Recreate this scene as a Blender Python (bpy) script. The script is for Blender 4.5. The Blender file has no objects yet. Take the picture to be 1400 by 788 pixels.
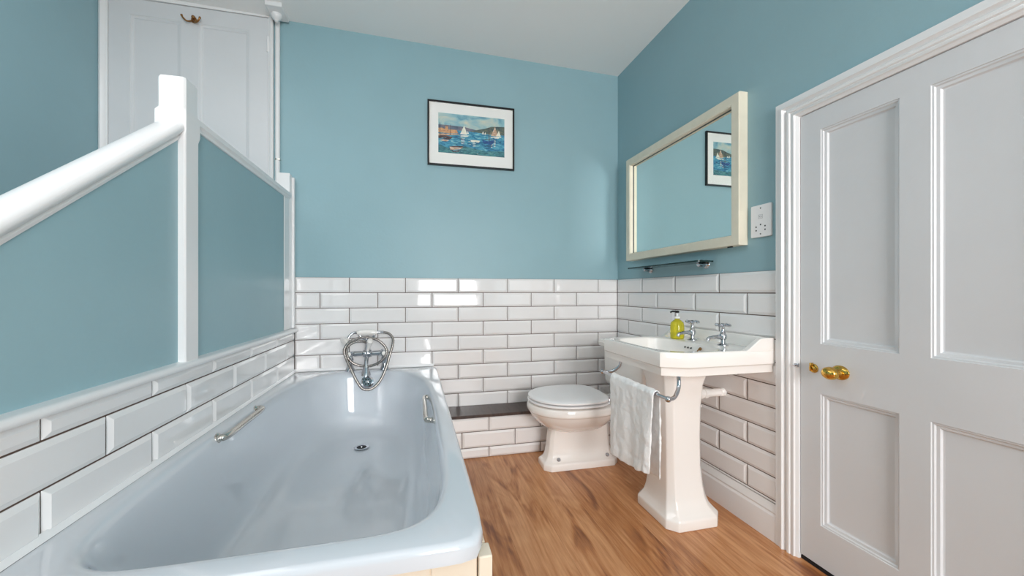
import bpy, bmesh, math, random
from mathutils import Vector, Matrix
random.seed(7)
C = bpy.context.scene.collection
PI = math.pi
H = 1.075
FPX, YAW, CX, CY = 542.5, 0.2412, 700.0, 399.4
R, D, L = 1.519, 2.769, -0.7356
CE = lambda x: 2.7335 - 0.0234 * (x - 1.519)      # the old ceiling runs slightly out of level

# ------------------------------------------------------------------ materials
def srgb(r, g, b):
    f = lambda v: (v/255/12.92) if v/255 <= .04045 else ((v/255+.055)/1.055)**2.4
    return (f(r), f(g), f(b), 1)
def mat(name, col, rough=.5, metal=0, coat=0, bump=0, bscale=30, var=0, vscale=3, trans=0, ior=1.45, bdist=.002, spec=.5, sheen=0, coatr=.05):
    m = bpy.data.materials.new(name); m.use_nodes = True
    nt = m.node_tree; b = nt.nodes['Principled BSDF']
    b.inputs['Base Color'].default_value = col
    b.inputs['Roughness'].default_value = rough
    b.inputs['Metallic'].default_value = metal
    b.inputs['Coat Weight'].default_value = coat
    b.inputs['Coat Roughness'].default_value = coatr
    b.inputs['Transmission Weight'].default_value = trans
    b.inputs['IOR'].default_value = ior
    b.inputs['Specular IOR Level'].default_value = spec
    b.inputs['Sheen Weight'].default_value = sheen
    tc = nt.nodes.new('ShaderNodeTexCoord')
    if var:
        n = nt.nodes.new('ShaderNodeTexNoise'); n.inputs['Scale'].default_value = vscale; n.inputs['Detail'].default_value = 5
        nt.links.new(tc.outputs['Object'], n.inputs['Vector'])
        r = nt.nodes.new('ShaderNodeValToRGB')
        r.color_ramp.elements[0].position = .3; r.color_ramp.elements[1].position = .7
        r.color_ramp.elements[0].color = tuple(c*(1-var) for c in col[:3])+(1,)
        r.color_ramp.elements[1].color = tuple(min(1, c*(1+var)) for c in col[:3])+(1,)
        nt.links.new(n.outputs['Fac'], r.inputs['Fac']); nt.links.new(r.outputs['Color'], b.inputs['Base Color'])
    if bump:
        n = nt.nodes.new('ShaderNodeTexNoise'); n.inputs['Scale'].default_value = bscale; n.inputs['Detail'].default_value = 4
        nt.links.new(tc.outputs['Object'], n.inputs['Vector'])
        bp = nt.nodes.new('ShaderNodeBump'); bp.inputs['Strength'].default_value = bump; bp.inputs['Distance'].default_value = bdist
        nt.links.new(n.outputs['Fac'], bp.inputs['Height']); nt.links.new(bp.outputs['Normal'], b.inputs['Normal'])
        if coat: nt.links.new(bp.outputs['Normal'], b.inputs['Coat Normal'])
    return m
M = {}
M['blue'] = mat('blue_emulsion', srgb(146, 178, 186), .40, bump=.25, bscale=60, var=.025, vscale=2.2, spec=.35)
M['ceil'] = mat('white_ceiling_paint', srgb(244, 244, 243), .8, bump=.15, bscale=20, bdist=.004)
M['gloss'] = mat('white_gloss_paint', srgb(232, 231, 231), .28, coat=.3, bump=.12, bscale=35, bdist=.002, coatr=.15)
M['doorp'] = mat('white_door_paint', srgb(212, 213, 215), .38, bump=.3, bscale=45, bdist=.0015, var=.02, vscale=4)
M['tile'] = mat('white_glazed_tile', srgb(232, 229, 228), .06, coat=.5, bump=.05, bscale=9, var=.015, vscale=6, bdist=.01)
M['grout'] = mat('brown_grout', srgb(92, 72, 62), .9, bump=.3, bscale=80)
M['bath'] = mat('bath_enamel', srgb(203, 208, 214), .09, coat=.6, bump=.03, bscale=4, bdist=.01)
M['ceramic'] = mat('white_ceramic', srgb(240, 235, 230), .07, coat=.6)
M['chrome'] = mat('chrome', (.55, .56, .59, 1), .08, 1)
M['steel'] = mat('brushed_hose_metal', (.33, .30, .28, 1), .24, 1)
M['nickel'] = mat('warm_nickel', (.60, .57, .52, 1), .14, 1)
M['brass'] = mat('brass', (.62, .38, .085, 1), .12, 1, var=.3, vscale=25)
M['bronze'] = mat('aged_brass', (.30, .15, .055, 1), .35, .9)
M['black'] = mat('black_lacquer', (.006, .006, .007, 1), .3)
M['dark'] = mat('dark_void', (.01, .01, .012, 1), .7)
M['cream'] = mat('cream_paint', srgb(224, 211, 192), .42, bump=.1, bscale=40, var=.02, vscale=8)
M['mframe'] = mat('limewashed_cream_wood', srgb(224, 217, 198), .5, bump=.3, bscale=30, var=.04, vscale=14)
M['mirror'] = mat('mirror_silver', (.96, 1.0, .97, 1), .012, 1)
M['matb'] = mat('mount_card', srgb(240, 238, 234), .8)
M['plastic'] = mat('white_plastic', srgb(238, 236, 236), .3)
M['pipe'] = mat('white_pvc', srgb(236, 234, 231), .3)
M['towel'] = mat('white_terry_cotton', srgb(248, 248, 248), .95, bump=.8, bscale=300, bdist=.003, var=.03, vscale=120, sheen=.4)
M['soap'] = mat('yellow_soap', (.66, .60, .04, 1), .06, trans=.55, ior=1.36)
M['clear'] = mat('clear_bottle_plastic', (.92, .93, .62, 1), .04, trans=.9, ior=1.3)
M['clearp'] = mat('frosted_pump_tube', (.85, .85, .83, 1), .25, trans=.2)
M['glass'] = mat('green_edged_glass', (.012, .035, .032, 1), .05, trans=.15, ior=1.5)
M['wglass'] = mat('window_glass', (1, 1, 1, 1), .0, trans=1, ior=1.0)
M['bulb'] = mat('opal_lamp_shade', (.92, .9, .86, 1), .4)

def wood(name, c0, c1, c2, rough, scale=1.0, bumpy=.15):
    m = bpy.data.materials.new(name); m.use_nodes = True; nt = m.node_tree; b = nt.nodes['Principled BSDF']
    N = nt.nodes.new; K = nt.links.new
    tc = N('ShaderNodeTexCoord')
    sep = N('ShaderNodeSeparateXYZ'); K(tc.outputs['Object'], sep.inputs[0])
    # plank index across x, random shift of the grain per plank
    dv = N('ShaderNodeMath'); dv.operation = 'DIVIDE'; dv.inputs[1].default_value = .205; K(sep.outputs['X'], dv.inputs[0])
    fl = N('ShaderNodeMath'); fl.operation = 'FLOOR'; K(dv.outputs[0], fl.inputs[0])
    fr = N('ShaderNodeMath'); fr.operation = 'FRACT'; K(dv.outputs[0], fr.inputs[0])
    wn = N('ShaderNodeTexWhiteNoise'); wn.noise_dimensions = '1D'; K(fl.outputs[0], wn.inputs['W'])
    sc = N('ShaderNodeVectorMath'); sc.operation = 'SCALE'; sc.inputs['Scale'].default_value = 9; K(wn.outputs['Color'], sc.inputs[0])
    ad = N('ShaderNodeVectorMath'); K(tc.outputs['Object'], ad.inputs[0]); K(sc.outputs[0], ad.inputs[1])
    mp = N('ShaderNodeMapping'); mp.inputs['Scale'].default_value = (5.4*scale, 1.25*scale, 1); mp.inputs['Rotation'].default_value = (0, 0, .03); K(ad.outputs[0], mp.inputs[0])
    big = N('ShaderNodeTexNoise'); big.inputs['Scale'].default_value = 1.2; big.inputs['Detail'].default_value = 3; big.inputs['Distortion'].default_value = 1.5; K(mp.outputs[0], big.inputs['Vector'])
    # growth rings: fract of the stretched noise field
    mu = N('ShaderNodeMath'); mu.operation = 'MULTIPLY'; mu.inputs[1].default_value = 17; K(big.outputs['Fac'], mu.inputs[0])
    sn = N('ShaderNodeMath'); sn.operation = 'SINE'; K(mu.outputs[0], sn.inputs[0])
    mp2 = N('ShaderNodeMapping'); mp2.inputs['Scale'].default_value = (70*scale, 3.6*scale, 1); K(ad.outputs[0], mp2.inputs[0])
    fine = N('ShaderNodeTexNoise'); fine.inputs['Scale'].default_value = 1; fine.inputs['Detail'].default_value = 6; fine.inputs['Roughness'].default_value = .65; K(mp2.outputs[0], fine.inputs['Vector'])
    a = N('ShaderNodeMath'); a.operation = 'MULTIPLY_ADD'; a.inputs[1].default_value = .095; a.inputs[2].default_value = .0; K(sn.outputs[0], a.inputs[0])
    a2 = N('ShaderNodeMath'); a2.operation = 'MULTIPLY_ADD'; a2.inputs[1].default_value = .80; K(fine.outputs['Fac'], a2.inputs[0]); K(a.outputs[0], a2.inputs[2])
    a3 = N('ShaderNodeMath'); a3.operation = 'MULTIPLY_ADD'; a3.inputs[1].default_value = .85; K(big.outputs['Fac'], a3.inputs[0]); K(a2.outputs[0], a3.inputs[2])
    a4 = N('ShaderNodeMath'); a4.operation = 'MULTIPLY_ADD'; a4.inputs[1].default_value = .14; K(wn.outputs['Value'], a4.inputs[0]); K(a3.outputs[0], a4.inputs[2])
    r = N('ShaderNodeValToRGB'); e = r.color_ramp.elements
    e[0].position = .74; e[0].color = c0; e[1].position = 1.36; e[1].color = c2
    mid = e.new(1.0); mid.color = c1
    rm = N('ShaderNodeMapRange'); rm.inputs['From Min'].default_value = .60; rm.inputs['From Max'].default_value = 1.12; K(a4.outputs[0], rm.inputs['Value'])
    e[0].position = 0; e[1].position = .5; e[2].position = 1; e[1].color = c1; e[2].color = c2
    K(rm.outputs[0], r.inputs['Fac'])
    # hairline joint between planks
    jt = N('ShaderNodeMath'); jt.operation = 'COMPARE'; jt.inputs[1].default_value = 0; jt.inputs[2].default_value = .007; K(fr.outputs[0], jt.inputs[0])
    mx = N('ShaderNodeMixRGB'); mx.blend_type = 'MULTIPLY'; mx.inputs['Color2'].default_value = (.62, .55, .5, 1); K(jt.outputs[0], mx.inputs['Fac']); K(r.outputs['Color'], mx.inputs['Color1'])
    K(mx.outputs[0], b.inputs['Base Color'])
    b.inputs['Roughness'].default_value = rough
    bp = N('ShaderNodeBump'); bp.inputs['Strength'].default_value = bumpy; bp.inputs['Distance'].default_value = .002; K(fine.outputs['Fac'], bp.inputs['Height']); K(bp.outputs[0], b.inputs['Normal'])
    return m
M['floor'] = wood('oak_laminate', srgb(124, 70, 36), srgb(174, 114, 66), srgb(206, 152, 106), .34)
M['darkwood'] = wood('dark_stained_board', srgb(30, 20, 16), srgb(52, 36, 30), srgb(74, 54, 46), .35, 1.3)

# ------------------------------------------------------------------ mesh helpers
def link(name, bm, m, parent=None, smooth=True, ang=35, bevel=0, seg=2):
    me = bpy.data.meshes.new(name)
    bmesh.ops.recalc_face_normals(bm, faces=bm.faces[:])
    for f in bm.faces: f.smooth = smooth
    bm.to_mesh(me); bm.free()
    o = bpy.data.objects.new(name, me); C.objects.link(o)
    ms = m if isinstance(m, (list, tuple)) else [m]
    for x in ms: me.materials.append(x)
    if smooth: me.set_sharp_from_angle(angle=math.radians(ang))
    if bevel:
        b = o.modifiers.new('bevel', 'BEVEL'); b.width = bevel; b.segments = seg; b.limit_method = 'ANGLE'; b.angle_limit = math.radians(30); b.harden_normals = False
    if parent:
        o.parent = parent; o.matrix_parent_inverse = Matrix.Translation(-parent.location)
    return o
def thing(name, label, cat, loc=(0, 0, 0), group=None):
    o = bpy.data.objects.new(name, None); C.objects.link(o); o.empty_display_size = .05
    o.location = loc; o['label'] = label; o['category'] = cat
    if group: o['group'] = group
    return o
def tag(o, label, cat, group=None):
    o['label'] = label; o['category'] = cat
    if group: o['group'] = group
    return o
def struct(o, label, cat):
    o['kind'] = 'structure'; o['label'] = label; o['category'] = cat; return o
def box(bm, x0, x1, y0, y1, z0, z1, mi=0):
    v = [bm.verts.new((x, y, z)) for x in (x0, x1) for y in (y0, y1) for z in (z0, z1)]
    for f in ((0, 1, 3, 2), (4, 6, 7, 5), (0, 4, 5, 1), (2, 3, 7, 6), (0, 2, 6, 4), (1, 5, 7, 3)):
        fc = bm.faces.new([v[i] for i in f]); fc.material_index = mi
    return v
def prism(bm, pts, axis, a0, a1, mi=0):
    """extrude a 2-D outline along axis ('x','y','z')"""
    def P(p, a):
        if axis == 'x': return (a, p[0], p[1])
        if axis == 'y': return (p[0], a, p[1])
        return (p[0], p[1], a)
    A = [bm.verts.new(P(p, a0)) for p in pts]; B = [bm.verts.new(P(p, a1)) for p in pts]
    n = len(pts)
    for i in range(n):
        bm.faces.new((A[i], A[(i+1) % n], B[(i+1) % n], B[i])).material_index = mi
    bm.faces.new(A).material_index = mi; bm.faces.new(B[::-1]).material_index = mi
def loft(bm, rings, cap0=True, cap1=True, closed=True):
    V = [[bm.verts.new(p) for p in r] for r in rings]
    n = len(V[0])
    for a, b in zip(V, V[1:]):
        for i in range(n if closed else n-1):
            bm.faces.new((a[i], a[(i+1) % n], b[(i+1) % n], b[i]))
    if cap0: bm.faces.new(V[0])
    if cap1: bm.faces.new(V[-1][::-1])
    return V
def lathe(bm, prof, origin, axis=(0, 0, 1), n=32, sx=1, sy=1):
    """prof: (radius, height) pairs"""
    ax = Vector(axis).normalized(); q = Vector((0, 0, 1)).rotation_difference(ax)
    o = Vector(origin); rings = []
    for r, h in prof:
        r = max(r, 1e-5)
        rings.append([o + q @ Vector((r*sx*math.cos(2*PI*i/n), r*sy*math.sin(2*PI*i/n), h)) for i in range(n)])
    loft(bm, rings)
def catmull(pts, k=8, closed=False):
    P = [Vector(p) for p in pts]; out = []; n = len(P)
    for i in range(n if closed else n-1):
        p0 = P[(i-1) % n] if (closed or i > 0) else P[0]*2-P[1]
        p1 = P[i]; p2 = P[(i+1) % n]
        p3 = P[(i+2) % n] if (closed or i+2 < n) else P[-1]*2-P[-2]
        for j in range(k):
            t = j/k
            out.append(.5*((2*p1)+(-p0+p2)*t+(2*p0-5*p1+4*p2-p3)*t*t+(-p0+3*p1-3*p2+p3)*t**3))
    if not closed: out.append(P[-1])
    return out
def tube(bm, path, r, n=12, caps=True):
    path = [Vector(p) for p in path]; rr = r if isinstance(r, (list, tuple)) else [r]*len(path)
    t0 = (path[1]-path[0]).normalized(); up = Vector((0, 0, 1)) if abs(t0.z) < .9 else Vector((1, 0, 0))
    nrm = (up - t0*up.dot(t0)).normalized(); rings = []
    for i, p in enumerate(path):
        t = ((path[min(i+1, len(path)-1)]-path[max(i-1, 0)])).normalized()
        nrm = (nrm - t*nrm.dot(t)).normalized(); b = t.cross(nrm)
        rings.append([p + rr[i]*(math.cos(2*PI*k/n)*nrm+math.sin(2*PI*k/n)*b) for k in range(n)])
    loft(bm, rings, caps, caps)
def ball(bm, c, r, n=20, s=(1, 1, 1)):
    m = Matrix.Translation(c) @ Matrix.Diagonal((s[0], s[1], s[2], 1))
    bmesh.ops.create_uvsphere(bm, u_segments=n, v_segments=n//2, radius=r, matrix=m)
def rrect(x0, x1, y0, y1, r, k=6):
    out = []
    for cx, cy, a0 in ((x1-r, y1-r, 0), (x0+r, y1-r, 90), (x0+r, y0+r, 180), (x1-r, y0+r, 270)):
        for i in range(k+1):
            a = math.radians(a0+90*i/k); out.append((cx+r*math.cos(a), cy+r*math.sin(a)))
    return out
NEW = bmesh.new

# ------------------------------------------------------------------ tiling: bevelled metro tiles as real relief
P_, RH, GR, TT = .3529, .1, .0040, 1.170
def tiles(bm, u0, u1, rows, joints, to3d, bev=.013):
    """rows: (z_low, z_high); joints(row): joint positions; to3d(u, z, depth)"""
    for ri, (z0, z1) in enumerate(rows):
        js = sorted(j for j in joints(ri) if u0+.004 < j < u1-.004)
        e = [u0]+js+[u1]
        for a, b in zip(e, e[1:]):
            a2 = a + GR/2; b2 = b - GR/2; c0 = z0+GR/2; c1 = z1-GR/2
            bw = min(bev, (b2-a2)*.3, (c1-c0)*.3)
            h0, h1 = .0016, .0085 if bw > .008 else .006
            t = random.uniform(-.0003, .0003)
            q = lambda u, z, d: bm.verts.new(to3d(u, z, d))
            lo = [q(a2, c0, 0), q(b2, c0, 0), q(b2, c1, 0), q(a2, c1, 0)]
            md = [q(a2, c0, h0), q(b2, c0, h0), q(b2, c1, h0), q(a2, c1, h0)]
            tp = [q(a2+bw, c0+bw, h1+t), q(b2-bw, c0+bw, h1-t), q(b2-bw, c1-bw, h1-t), q(a2+bw, c1-bw, h1+t)]
            for A, B in ((lo, md), (md, tp)):
                for i in range(4): bm.faces.new((A[i], A[(i+1) % 4], B[(i+1) % 4], B[i]))
            bm.faces.new(tp)
def tiling(parent, u0, u1, rows, joints, to3d, groutbox):
    bm = NEW(); tiles(bm, u0, u1, rows, joints, to3d)
    o = link('tiling', bm, [M['tile'], M['grout']], parent, smooth=False, bevel=.0008, seg=2)
    bm = NEW(); box(bm, *groutbox)
    link('grout', bm, M['grout'], parent, smooth=False)
rowz = lambda k: (TT-(k+1)*RH, TT-k*RH)

# ------------------------------------------------------------------ the room
RY = -2.20            # wall behind the viewer
SX = -1.745           # far side wall of the stairwell
bm = NEW(); box(bm, SX-.1, R+.4, RY-.1, D+.1, -.08, 0)
struct(link('floor', bm, M['floor'], smooth=False), 'warm oak laminate floor with long running grain', 'floor')
bm = NEW()
prism(bm, [(SX-.1, CE(SX-.1)), (R+.15, CE(R+.15)), (R+.15, CE(R)+.1), (SX-.1, CE(SX)+.1)], 'y', RY-.1, D+.1)
struct(link('ceiling', bm, M['ceil'], smooth=False), 'plain white slightly sloping ceiling', 'ceiling')

bm = NEW(); prism(bm, [(SX-.1, -.02), (R+.12, -.02), (R+.12, CE(R)+.02), (SX-.1, CE(SX)+.02)], 'y', D, D+.09)
wb = struct(link('wall_back', bm, M['blue'], smooth=False), 'pale blue painted end wall above white metro tiles', 'wall')
# measured faces are the tile edges' plane: grout sits a hair behind it
brow = [rowz(k) for k in range(0, 12)]
tiling(wb, L+.001, R-.006, brow, lambda r: [-.588+(m+(.5 if r % 2 == 0 else 0))*P_ for m in range(-2, 9)],
       lambda u, z, d: (u, D-.004-d, z), (L-.002, R, D-.0045, D+.001, -.01, TT-.001))

DY0, DY1, DZ = .515, 1.280, 1.783                       # doorway in the right wall
bm = NEW()
box(bm, R, R+.12, DY1+.004, D+.1, -.02, CE(R)+.02); box(bm, R, R+.12, RY-.1, DY0-.004, -.02, CE(R)+.02)
box(bm, R, R+.12, DY0-.004, DY1+.004, DZ+.004, CE(R)+.02)
wr = struct(link('wall_right', bm, M['blue'], smooth=False), 'blue painted side wall above white metro tiles by the door', 'wall')
rrow = [rowz(k) for k in range(0, 10)]+[(.158, .170)]
tiling(wr, 1.374, D-.006, rrow, lambda r: [2.423-(k-(0 if r % 2 == 0 else .5))*P_ for k in range(-1, 5)],
       lambda u, z, d: (R-.004-d, u, z), (R-.0045, R+.001, 1.374, D, .14, TT-.001))

bm = NEW(); box(bm, SX-.1, SX, RY-.1, D+.05, -.02, CE(SX)+.02)
struct(link('wall_left', bm, M['blue'], smooth=False), 'blue painted far wall of the stairwell at left', 'wall')
WX0, WX1, WZ0, WZ1 = .05, 1.20, .72, 2.25
bm = NEW()
box(bm, SX-.1, WX0, RY-.12, RY, -.02, 2.84); box(bm, WX1, R+.12, RY-.12, RY, -.02, 2.84)
box(bm, WX0, WX1, RY-.12, RY, -.02, WZ0); box(bm, WX0, WX1, RY-.12, RY, WZ1, 2.84)
struct(link('wall_rear', bm, M['blue'], smooth=False), 'blue wall with the window behind the viewer', 'wall')
bm = NEW()
for a, b, c, d in ((WX0, WX1, WZ0, WZ0+.05), (WX0, WX1, WZ1-.05, WZ1), (WX0, WX1, 1.48, 1.52)): box(bm, a, b, RY-.09, RY-.05, c, d)
for a, b in ((WX0, WX0+.05), (WX1-.05, WX1)): box(bm, a, b, RY-.09, RY-.05, WZ0, WZ1)
w1 = struct(link('window_1', bm, M['gloss'], smooth=False, bevel=.003), 'white sash window behind the viewer', 'window')
bm = NEW(); box(bm, WX0+.04, WX1-.04, RY-.075, RY-.07, WZ0+.04, WZ1-.04); link('pane', bm, M['wglass'], w1, smooth=False)

# baseboard on the right wall
bm = NEW()
prism(bm, [(R-.0005, 0), (R-.022, 0), (R-.022, .108), (R-.019, .113), (R-.017, .118), (R-.020, .126), (R-.016, .140), (R-.013, .150), (R-.0105, .1575), (R-.0005, .1575)], 'y', 1.374, D-.24)
struct(link('baseboard_right', bm, M['gloss'], smooth=True, ang=25), 'white moulded baseboard under the right hand tiles', 'baseboard')

# boxed pipe ledge along the back wall
bm = NEW(); box(bm, .168, R-.001, 2.552, D-.012, 0, .262)
lg = struct(link('trim_1', bm, M['grout'], smooth=False), 'tiled boxing with dark board top behind the toilet', 'ledge')
lrow = [(.170, .262), (.067, .170), (0.0, .067)]
bm = NEW(); tiles(bm, .169, R-.006, lrow, lambda r: [(.473 if r != 1 else .297)+k*P_*.995 for k in range(-2, 6)], lambda u, z, d: (u, 2.5495-d, z))
link('tiling', bm, M['tile'], lg, smooth=False, bevel=.0012)
bm = NEW(); box(bm, .158, R-.002, 2.532, D-.0145, .264, .2835)
link('ledge_board', bm, M['darkwood'], lg, smooth=False, bevel=.002)

# ------------------------------------------------------------------ right-hand door and its casing
def moulding_ring(bm, u0, u1, z0, z1, prof, to3d):
    """closed mitred frame; prof: (inset, depth) list"""
    rings = []
    for ins, dep in prof:
        rings.append([to3d(u0+ins, z0+ins, dep), to3d(u1-ins, z0+ins, dep), to3d(u1-ins, z1-ins, dep), to3d(u0+ins, z1-ins, dep)])
    loft(bm, rings, False, False)
def slab(bm, u0, u1, z0, z1, pan, to3d, face, back, k=1.0):
    """door slab front with recessed panels given as rects, made of stile/rail strips"""
    us = sorted({u0, u1} | {p[0] for p in pan} | {p[1] for p in pan}); zs = sorted({z0, z1} | {p[2] for p in pan} | {p[3] for p in pan})
    for a, b in zip(us, us[1:]):
        for c, d in zip(zs, zs[1:]):
            mu, mz = (a+b)/2, (c+d)/2
            if any(p[0] < mu < p[1] and p[2] < mz < p[3] for p in pan): continue
            q = [bm.verts.new(to3d(u, z, face)) for u, z in ((a, c), (b, c), (b, d), (a, d))]; bm.faces.new(q)
    bmesh.ops.remove_doubles(bm, verts=bm.verts[:], dist=1e-5)
    # sides and back
    A = [to3d(u, z, face) for u, z in ((u0, z0), (u1, z0), (u1, z1), (u0, z1))]; B = [to3d(u, z, back) for u, z in ((u0, z0), (u1, z0), (u1, z1), (u0, z1))]
    loft(bm, [A, B], False, True)
    for p in pan:
        moulding_ring(bm, p[0], p[1], p[2], p[3], [(i_, face-d_*k) for i_, d_ in ((0, 0), (.0015, .0030), (.006, .0036), (.009, .0080), (.0165, .0105), (.020, .0165), (.024, .0180))], to3d)
        q = [bm.verts.new(to3d(u, z, face-.0180*k)) for u, z in ((p[0]+.024, p[2]+.024), (p[1]-.024, p[2]+.024), (p[1]-.024, p[3]-.024), (p[0]+.024, p[3]-.024))]; bm.faces.new(q)
door3 = lambda u, z, d: (R-d, u, z)
DF = .004
bm = NEW()
PZ = ((.176, .683), (.875, 1.70))
PY = ((.605, .862), (.942, 1.197))
slab(bm, DY0, DY1-.003, .020, DZ-.003, [(a, b, c, d) for a, b in PY for c, d in PZ], door3, DF, -.036)
d1 = struct(link('door_1', bm, M['doorp'], smooth=True, ang=30), 'white four panel door with a brass knob at right', 'door')
# casing (part of the doorway): profile around three sides
cp = [(0, 0), (0, .024), (.022, .024), (.025, .030), (.033, .031), (.038, .022), (.043, .017), (.049, .022), (.053, .026), (.062, .026), (.066, .020), (.070, .022), (.080, .022), (.083, .016), (.0935, .010), (.0935, -.04)]
bm = NEW(); rings = []
ycen = (DY0+DY1)/2
for ins, dep in cp:
    o_ = .0935-ins
    rings.append([(R-dep, DY1+o_, 0.0), (R-dep, DY1+o_, DZ+o_*.86), (R-dep, DY0-o_, DZ+o_*.86), (R-dep, DY0-o_, 0.0)])
V = loft(bm, rings, False, False, closed=False)
link('door_casing', bm, M['gloss'], d1, smooth=True, ang=28)['label'] = 'white moulded door casing'
bm = NEW(); box(bm, R-.0, R+.11, DY0-.003, DY1+.003, .0, .012)
link('gap_shade', bm, M['dark'], d1, smooth=False)['label'] = 'dark strip painted as shade in the gap below the door'  # near-black strip stands in for the shade under the door
# brass knob: rose, neck, oval knob
bm = NEW()
kc = (R-.004, 1.124, .779)
lathe(bm, [(.0265, 0), (.0265, .003), (.024, .007), (.019, .010), (.0125, .013), (.0105, .020), (.0115, .027), (.016, .032), (.0215, .038), (.0235, .046), (.0225, .056), (.018, .064), (.010, .070), (0, .0715)], kc, (-1, 0, 0), 40, 1.0, 1.22)
link('door_knob', bm, M['brass'], d1)['label'] = 'polished brass oval door knob on a round rose'
bm = NEW()
lathe(bm, [(.0175, 0), (.0175, .003), (.0155, .007), (.009, .009), (.008, .012), (.0075, .014), (0, .015)], (R-.004, 1.222, .777), (-1, 0, 0), 32)
box(bm, R-.026, R-.010, 1.2195, 1.2245, .768, .799)
link('thumb_turn', bm, M['brass'], d1, bevel=.001)['label'] = 'small brass thumb turn beside the knob'
bm = NEW(); box(bm, R-.020, R-.008, 1.279, 1.296, .772, .786); lathe(bm, [(.004, 0), (.004, .012), (0, .013)], (R-.018, 1.288, .779), (-1, 0, 0), 14)
link('strike_plate', bm, M['chrome'], d1, bevel=.001)['label'] = 'small steel strike on the casing edge'

# ------------------------------------------------------------------ tall cupboard-style door at the stairwell end
back3 = lambda u, z, d: (u, D-d, z)
bm = NEW()
slab(bm, -1.700, -.884, .02, 2.776, [(-1.600, -1.345, 1.2, 2.685), (-1.254, -.985, 1.2, 2.685), (-1.600, -1.345, .2, 1.05), (-1.254, -.985, .2, 1.05)], back3, .012, .0005, .58)
d2 = struct(link('door_2', bm, M['doorp'], smooth=True, ang=30), 'tall white panelled door behind the newel post', 'door')
bm = NEW()
for a, b in ((-1.743, -1.702), (-.882, -.852)):
    prism(bm, [(a, D-.0005), (a, D-.022), (a+(b-a)*.3, D-.030), (a+(b-a)*.6, D-.026), (a+(b-a)*.8, D-.018), (b, D-.016), (b, D-.0005)] if a < -1 else
          [(b, D-.0005), (b, D-.022), (b-(b-a)*.3, D-.030), (b-(b-a)*.6, D-.026), (b-(b-a)*.8, D-.018), (a, D-.016), (a, D-.0005)], 'z', 0.0, CE(a)-.001)
prism(bm, [(-1.702, 2.779), (-.882, 2.779), (-.882, CE(-.882)-.001), (-1.702, CE(-1.702)-.001)], 'y', D-.02, D-.0005)
link('door_casing', bm, M['gloss'], d2, smooth=True, ang=28)
bm = NEW(); lathe(bm, [(.006, 0), (.006, .06), (.004, .064)], (-.883, D-.016, 2.60), (0, 0, 1), 14); lathe(bm, [(.006, 0), (.006, .035)], (-.883, D-.016, 2.565), (0, 0, 1), 14)
link('hinge', bm, M['gloss'], d2)

hk = thing('coat_hook', 'brass double coat hook on the tall white door', 'hook', (-1.278, D-.0125, 2.69))
bm = NEW()
lathe(bm, [(.015, 0), (.015, .003), (.009, .006), (0, .007)], (-1.278, D-.0128, 2.700), (0, -1, 0), 20, 1, 1.3)
for s in (-1, 1):
    tube(bm, catmull([(-1.278, D-.018, 2.697), (-1.278+s*.012, D-.032, 2.680), (-1.278+s*.026, D-.042, 2.674), (-1.278+s*.040, D-.048, 2.686), (-1.278+s*.046, D-.050, 2.697)], 6), .0048, 10)
    ball(bm, (-1.278+s*.046, D-.050, 2.698), .0066, 12)
ball(bm, (-1.278, D-.022, 2.712), .0105, 12)
link('hook', bm, M['bronze'], hk)

# block with rounded drop at the ceiling, pipe below it
cb = thing('ceiling_block', 'white square block with rounded drop at the ceiling above the tall door', 'fitting', (-.83, 2.64, 2.77))
bm = NEW(); box(bm, -.852, -.760, 2.600, 2.745, 2.760, CE(-.868)-.002)
link('block', bm, M['gloss'], cb, bevel=.004)
bm = NEW(); lathe(bm, [(.030, 0), (.031, -.006), (.029, -.015), (.022, -.026), (.014, -.033), (.011, -.037), (.011, -.042), (.005, -.046), (0, -.047)][::-1], (-.812, 2.68, 2.7595), (0, 0, 1), 28)
link('drop', bm, M['gloss'], cb)
pp = thing('wall_pipe', 'white painted pipe running up beside the tall door', 'pipe', (-.833, D-.02, 1.7))
bm = NEW(); lathe(bm, [(.0135, 0), (.0135, 2.45)], (-.828, D-.0162, .33), (0, 0, 1), 18)
link('pipe', bm, M['gloss'], pp)
bm = NEW(); lathe(bm, [(.0145, 0), (.0145, .012)], (-.828, D-.0162, 1.895), (0, 0, 1), 18); box(bm, -.822, -.812, D-.03, D-.001, 1.897, 1.905)
link('pipe_clip', bm, M['nickel'], pp)

# ------------------------------------------------------------------ partition between bath and stairs
XP = -.746
sl = .716                                            # pitch of the stair handrail
zr = lambda y: 1.638 + (y-1.507)*sl                       # top line of handrail
bm = NEW()
YE = .05
prism(bm, [(YE, 0), (D-.006, 0), (D-.006, 1.650), (1.560, 1.650), (1.560, zr(1.560)-.066), (YE, zr(YE)-.066)], 'x', XP-.045, XP)
wp = struct(link('wall_partition', bm, M['blue'], smooth=False), 'blue panelled half wall between bath and stairs', 'wall')
bm = NEW(); box(bm, XP-.0, L-.0045, .05, D-.006, 0, .822)
link('tile_backing', bm, M['grout'], wp, smooth=False)
prow = [(TT-.4, .8215), rowz(4), rowz(5), rowz(6)]
bm = NEW(); tiles(bm, .05, D-.014, prow, lambda r: [2.4245-(k+(0 if r % 2 == 0 else .5))*P_ for k in range(-1, 8)], lambda u, z, d: (L-.004+d, u, z))
link('tiling', bm, M['tile'], wp, smooth=False, bevel=.0012)
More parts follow.
